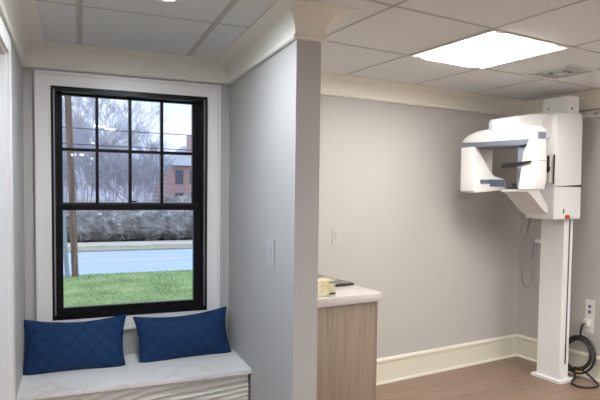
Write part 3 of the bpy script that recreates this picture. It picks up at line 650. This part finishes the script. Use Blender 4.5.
# utility pole, guard, cables
up_ = root('utility_pole', (-0.08, 13.45, GZ), 'A', 'brown timber utility pole at the road edge, left in the window', 'utility pole')
b = BM(); tube(b, [(-0.045, 13.4, GZ-0.2), (-0.11, 13.4, 1.5), (-0.33, 13.4, 8.5)], [0.075, 0.072, 0.065], 16); obj('pole', b, M['polewood'], up_)
b = BM(); bx(b, -1.4, 0.8, 13.26, 13.32, 7.5, 7.62, 0.01); obj('crossarm', b, M['polewood'], up_)
gg = BM(); tube(gg, [(-0.20, 13.1, GZ-0.1), (-0.27, 13.1, 0.5), (-0.33, 13.1, 2.2)], [0.05, 0.05, 0.045], 10)
obj('guy_guard', gg, M['guard'], base=(-0.2, 13.1, GZ), label='thin pale guard post leaning beside the utility pole', cat='post')
def cable(x0, y0, z0, x1, y1, z1, sag, label):
    b = BM(); pts = []
    for k in range(25):
        t = k/24; pts.append((x0+(x1-x0)*t, y0+(y1-y0)*t, z0+(z1-z0)*t - sag*4*t*(1-t)))
    tube(b, pts, 0.014, 5); obj('overhead_cable', b, M['blackp'], base=(x0, y0, z0), label=label, cat='cable', group='overhead cables across the street')
cable(-12, 20.5, 3.45, 14, 20.5, 3.05, 0.25, 'lower overhead cable running across the view of the street')
cable(-12, 20.5, 3.95, 14, 20.5, 3.55, 0.2, 'upper overhead cable running across the view of the street')
# trees
def tree_mesh(name, seed, H, mat, dens=1.0, spread=0.5, rmul=1.0, twig=0.012):
    random.seed(seed); bm = BM()
    def grow(p, d, L, r, lev):
        segs = 3 if lev < 3 else 2; pts = [p.copy()]; q = p.copy(); dd = d.copy()
        for k in range(segs):
            dd = (dd + Vector((random.gauss(0, .10), random.gauss(0, .10), random.gauss(0.05, .06)))).normalized(); q = q + dd*L/segs; pts.append(q.copy())
        r1 = max(twig*0.7, r*0.62)
        tube(bm, pts, [r+(r1-r)*k/segs for k in range(segs+1)], 6 if lev < 2 else 3, caps=False)
        if lev >= 5: return
        nb = [5, 4, 4, 3, 3][lev]
        nb = max(2, int(round(nb*dens)))
        for k in range(nb):
            t = random.uniform(0.35, 1.0) if lev else random.uniform(0.3, 1.0)
            i = min(segs-1, int(t*segs)); a = pts[i].lerp(pts[i+1], t*segs-i)
            ax = Vector((random.gauss(0, 1), random.gauss(0, 1), random.gauss(0.1, 0.3))).normalized()
            nd = (dd*random.uniform(0.7, 1.0) + ax*spread*random.uniform(0.6, 1.3)).normalized()
            grow(a, nd, L*random.uniform(0.52, 0.74), max(twig, r*0.5), lev+1)
    grow(Vector((0, 0, -0.2)), Vector((0, 0, 1)), H*0.42, H*0.017*rmul, 0)
    me = bpy.data.meshes.new(name); bm.to_mesh(me); bm.free(); me.materials.append(mat); return me
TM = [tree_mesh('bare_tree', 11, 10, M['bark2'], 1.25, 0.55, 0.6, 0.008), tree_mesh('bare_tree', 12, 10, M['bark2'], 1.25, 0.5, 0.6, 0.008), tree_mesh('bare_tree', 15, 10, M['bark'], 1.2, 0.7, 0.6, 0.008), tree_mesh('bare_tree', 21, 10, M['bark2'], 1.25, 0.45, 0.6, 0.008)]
random.seed(5)
def px2s(px): return -0.0225 + (px-62)/132*0.2195     # bearing (X/Y) of points seen through the window
trees = [ # bearing px, Y, height, type, label
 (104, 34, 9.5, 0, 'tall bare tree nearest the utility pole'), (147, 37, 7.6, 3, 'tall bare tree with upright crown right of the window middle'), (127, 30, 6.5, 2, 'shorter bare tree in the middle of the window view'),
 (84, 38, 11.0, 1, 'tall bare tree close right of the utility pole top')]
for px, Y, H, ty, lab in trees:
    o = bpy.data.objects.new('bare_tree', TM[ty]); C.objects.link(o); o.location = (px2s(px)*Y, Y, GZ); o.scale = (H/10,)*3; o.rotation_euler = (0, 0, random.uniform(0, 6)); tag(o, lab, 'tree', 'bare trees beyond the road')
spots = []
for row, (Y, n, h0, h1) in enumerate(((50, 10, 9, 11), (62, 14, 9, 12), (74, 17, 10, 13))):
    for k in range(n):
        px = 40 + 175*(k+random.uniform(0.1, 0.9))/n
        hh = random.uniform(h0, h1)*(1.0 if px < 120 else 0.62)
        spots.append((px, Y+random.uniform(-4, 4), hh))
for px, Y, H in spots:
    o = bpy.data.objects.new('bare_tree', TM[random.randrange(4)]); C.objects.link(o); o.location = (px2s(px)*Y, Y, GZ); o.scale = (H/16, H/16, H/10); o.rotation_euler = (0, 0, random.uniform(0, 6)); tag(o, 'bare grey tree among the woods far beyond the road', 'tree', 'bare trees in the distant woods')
# hedge shrubs
def shrub_mesh(seed):
    random.seed(seed); bm = BM()
    bmesh.ops.create_icosphere(bm, subdivisions=4, radius=1.0)
    for v in bm.verts:
        n1 = noise.noise(v.co*2.2+Vector((seed, 0, 0)))*0.22 + noise.noise(v.co*7+Vector((seed, 0, 0)))*0.14
        v.co = Vector((v.co.x*0.95*(1+n1), v.co.y*0.7*(1+n1), 0.62 + v.co.z*0.62*(1+n1)))
    me = bpy.data.meshes.new('shrub'); bm.to_mesh(me); bm.free(); me.materials.append(M['hedgecore'])
    bm = BM()
    for k in range(420):
        a = random.uniform(0, 6.28); r = abs(random.gauss(0, 0.55)); p = Vector((r*math.cos(a)*1.1, r*math.sin(a)*0.7, random.uniform(0.0, 0.7)))
        d = Vector((math.cos(a)*random.uniform(0.1, .9), math.sin(a)*random.uniform(.1, .9), random.uniform(0.6, 1.6))).normalized()
        L = random.uniform(0.4, 0.85); q = p+d*L*0.5; e = q+(d+Vector((random.gauss(0, .3), random.gauss(0, .3), .1))).normalized()*L*0.5
        tube(bm, [p, q, e], [0.012, 0.009, 0.005], 3, caps=False)
    m2 = bpy.data.meshes.new('twigs'); bm.to_mesh(m2); bm.free(); m2.materials.append(M['twig']); return me, m2
SM = [shrub_mesh(s) for s in (1, 2, 3)]
random.seed(9)
for k in range(15):
    for row in (0, 1):
        me, m2 = SM[(k+row) % 3]
        o = bpy.data.objects.new('hedge_shrub', me); C.objects.link(o); o.location = (-5.5+k*1.15+row*0.6+random.uniform(-.15, .15), 22.0+row*1.3, GZ); s = random.uniform(0.95, 1.15)*(1+0.12*row); o.scale = (s, s, s*random.uniform(0.95, 1.1)); o.rotation_euler = (0, 0, random.uniform(-.4, .4))
        tag(o, 'brown leafless hedge shrub along the sidewalk across the road', 'shrub', 'hedge shrubs across the road')
        c = bpy.data.objects.new('twigs', m2); C.objects.link(c); c.parent = o
# brick house
hx0, hx1, hy0, hy1 = px2s(165.5)*42, px2s(165.5)*42+9, 42, 50
hs = root('brick_house', ((hx0+hx1)/2, 46, GZ), 'A', 'red brick house with grey roof beyond the trees at the window right side', 'house')
b = BM(); bx(b, hx0, hx1, hy0, hy1, GZ, 3.35); obj('brick_walls', b, M['brick'], hs, smooth=False)
b = BM(); ys = (hy0-0.3, hy1+0.3); rx0, rx1 = hx0-0.3, hx1+0.3
v = [b.verts.new(p) for p in ((rx0, ys[0], 3.3), (rx1, ys[0], 3.3), (rx1, ys[1], 3.3), (rx0, ys[1], 3.3), (rx0+2.2, 46, 5.1), (rx1-2.2, 46, 5.1))]
for f_ in ((0, 1, 5, 4), (1, 2, 5), (2, 3, 4, 5), (3, 0, 4), (3, 2, 1, 0)): b.faces.new([v[i] for i in f_])
obj('roof', b, M['roof'], hs, smooth=False)
b = BM(); bx(b, hx0+2.0, hx0+2.6, 44.5, 45.1, 3.4, 5.9); obj('chimney', b, M['brick'], hs, smooth=False)
for x in (hx0+0.6, hx0+1.7, hx0+3.0, hx0+4.6):
    for z in (0.2, 1.9):
        b = BM(); bx(b, x, x+0.6, hy0-0.04, hy0+0.05, z, z+1.05); obj('window', b, M['hglass'], hs, smooth=False)
# ------------------------------------------------------------------ sky
wd = bpy.data.worlds.new('overcast_sky'); bpy.context.scene.world = wd; wd.use_nodes = True; nt = wd.node_tree; nt.nodes.clear(); L = nt.links.new
tc = nt.nodes.new('ShaderNodeTexCoord'); mp = nt.nodes.new('ShaderNodeMapping'); mp.inputs['Scale'].default_value = (2.2, 2.2, 5)
n = nt.nodes.new('ShaderNodeTexNoise'); n.inputs['Scale'].default_value = 1.6; n.inputs['Detail'].default_value = 6
r = nt.nodes.new('ShaderNodeValToRGB'); e = r.color_ramp.elements
e[0].position = 0.40; e[0].color = (0.62, 0.78, 1.12, 1); e[1].position = 0.60; e[1].color = (1.5, 1.6, 1.8, 1)
bg = nt.nodes.new('ShaderNodeBackground'); bg.inputs[1].default_value = 1.0
out = nt.nodes.new('ShaderNodeOutputWorld')
L(tc.outputs['Generated'], mp.inputs[0]); L(mp.outputs[0], n.inputs['Vector']); L(n.outputs['Fac'], r.inputs['Fac']); sp = nt.nodes.new('ShaderNodeSeparateXYZ'); L(tc.outputs['Generated'], sp.inputs[0])
mr = nt.nodes.new('ShaderNodeMapRange'); mr.inputs['From Min'].default_value = 0.25; mr.inputs['From Max'].default_value = 1.0; mr.inputs['To Min'].default_value = 1.0; mr.inputs['To Max'].default_value = 1.5
L(sp.outputs['Z'], mr.inputs['Value']); L(mr.outputs[0], bg.inputs[1]); L(r.outputs[0], bg.inputs[0]); L(bg.outputs[0], out.inputs[0])
# ------------------------------------------------------------------ camera
cam = bpy.data.cameras.new('camera'); co = bpy.data.objects.new('camera', cam); C.objects.link(co); bpy.context.scene.camera = co
F_, CYP = 548.05, 216.68
yaw, pitch, roll = R(22.1489), R(-2.6972), R(0.6827)
Rv = Vector((math.cos(yaw), -math.sin(yaw), 0)); F0 = Vector((math.sin(yaw), math.cos(yaw), 0)); U0 = Vector((0, 0, 1))
Fv = F0*math.cos(pitch)+U0*math.sin(pitch); Uv = -F0*math.sin(pitch)+U0*math.cos(pitch)
Rr = Rv*math.cos(roll)+Uv*math.sin(roll); Ur = Uv*math.cos(roll)-Rv*math.sin(roll)
co.matrix_world = Matrix(((Rr.x, Ur.x, -Fv.x, 0), (Rr.y, Ur.y, -Fv.y, 0), (Rr.z, Ur.z, -Fv.z, 1.5), (0, 0, 0, 1)))
cam.sensor_width = 36; cam.lens = F_/600*36; cam.shift_y = (CYP-200)/600; cam.clip_start = 0.02; cam.clip_end = 500
sc = bpy.context.scene
sc.view_settings.view_transform = 'Standard'; sc.view_settings.look = 'None'; sc.view_settings.gamma = 1; sc.view_settings.exposure = 0.0
sc.cycles.use_denoising = True; sc.cycles.max_bounces = 10; sc.cycles.diffuse_bounces = 6; sc.cycles.transparent_max_bounces = 16
sc.cycles.sample_clamp_indirect = 6
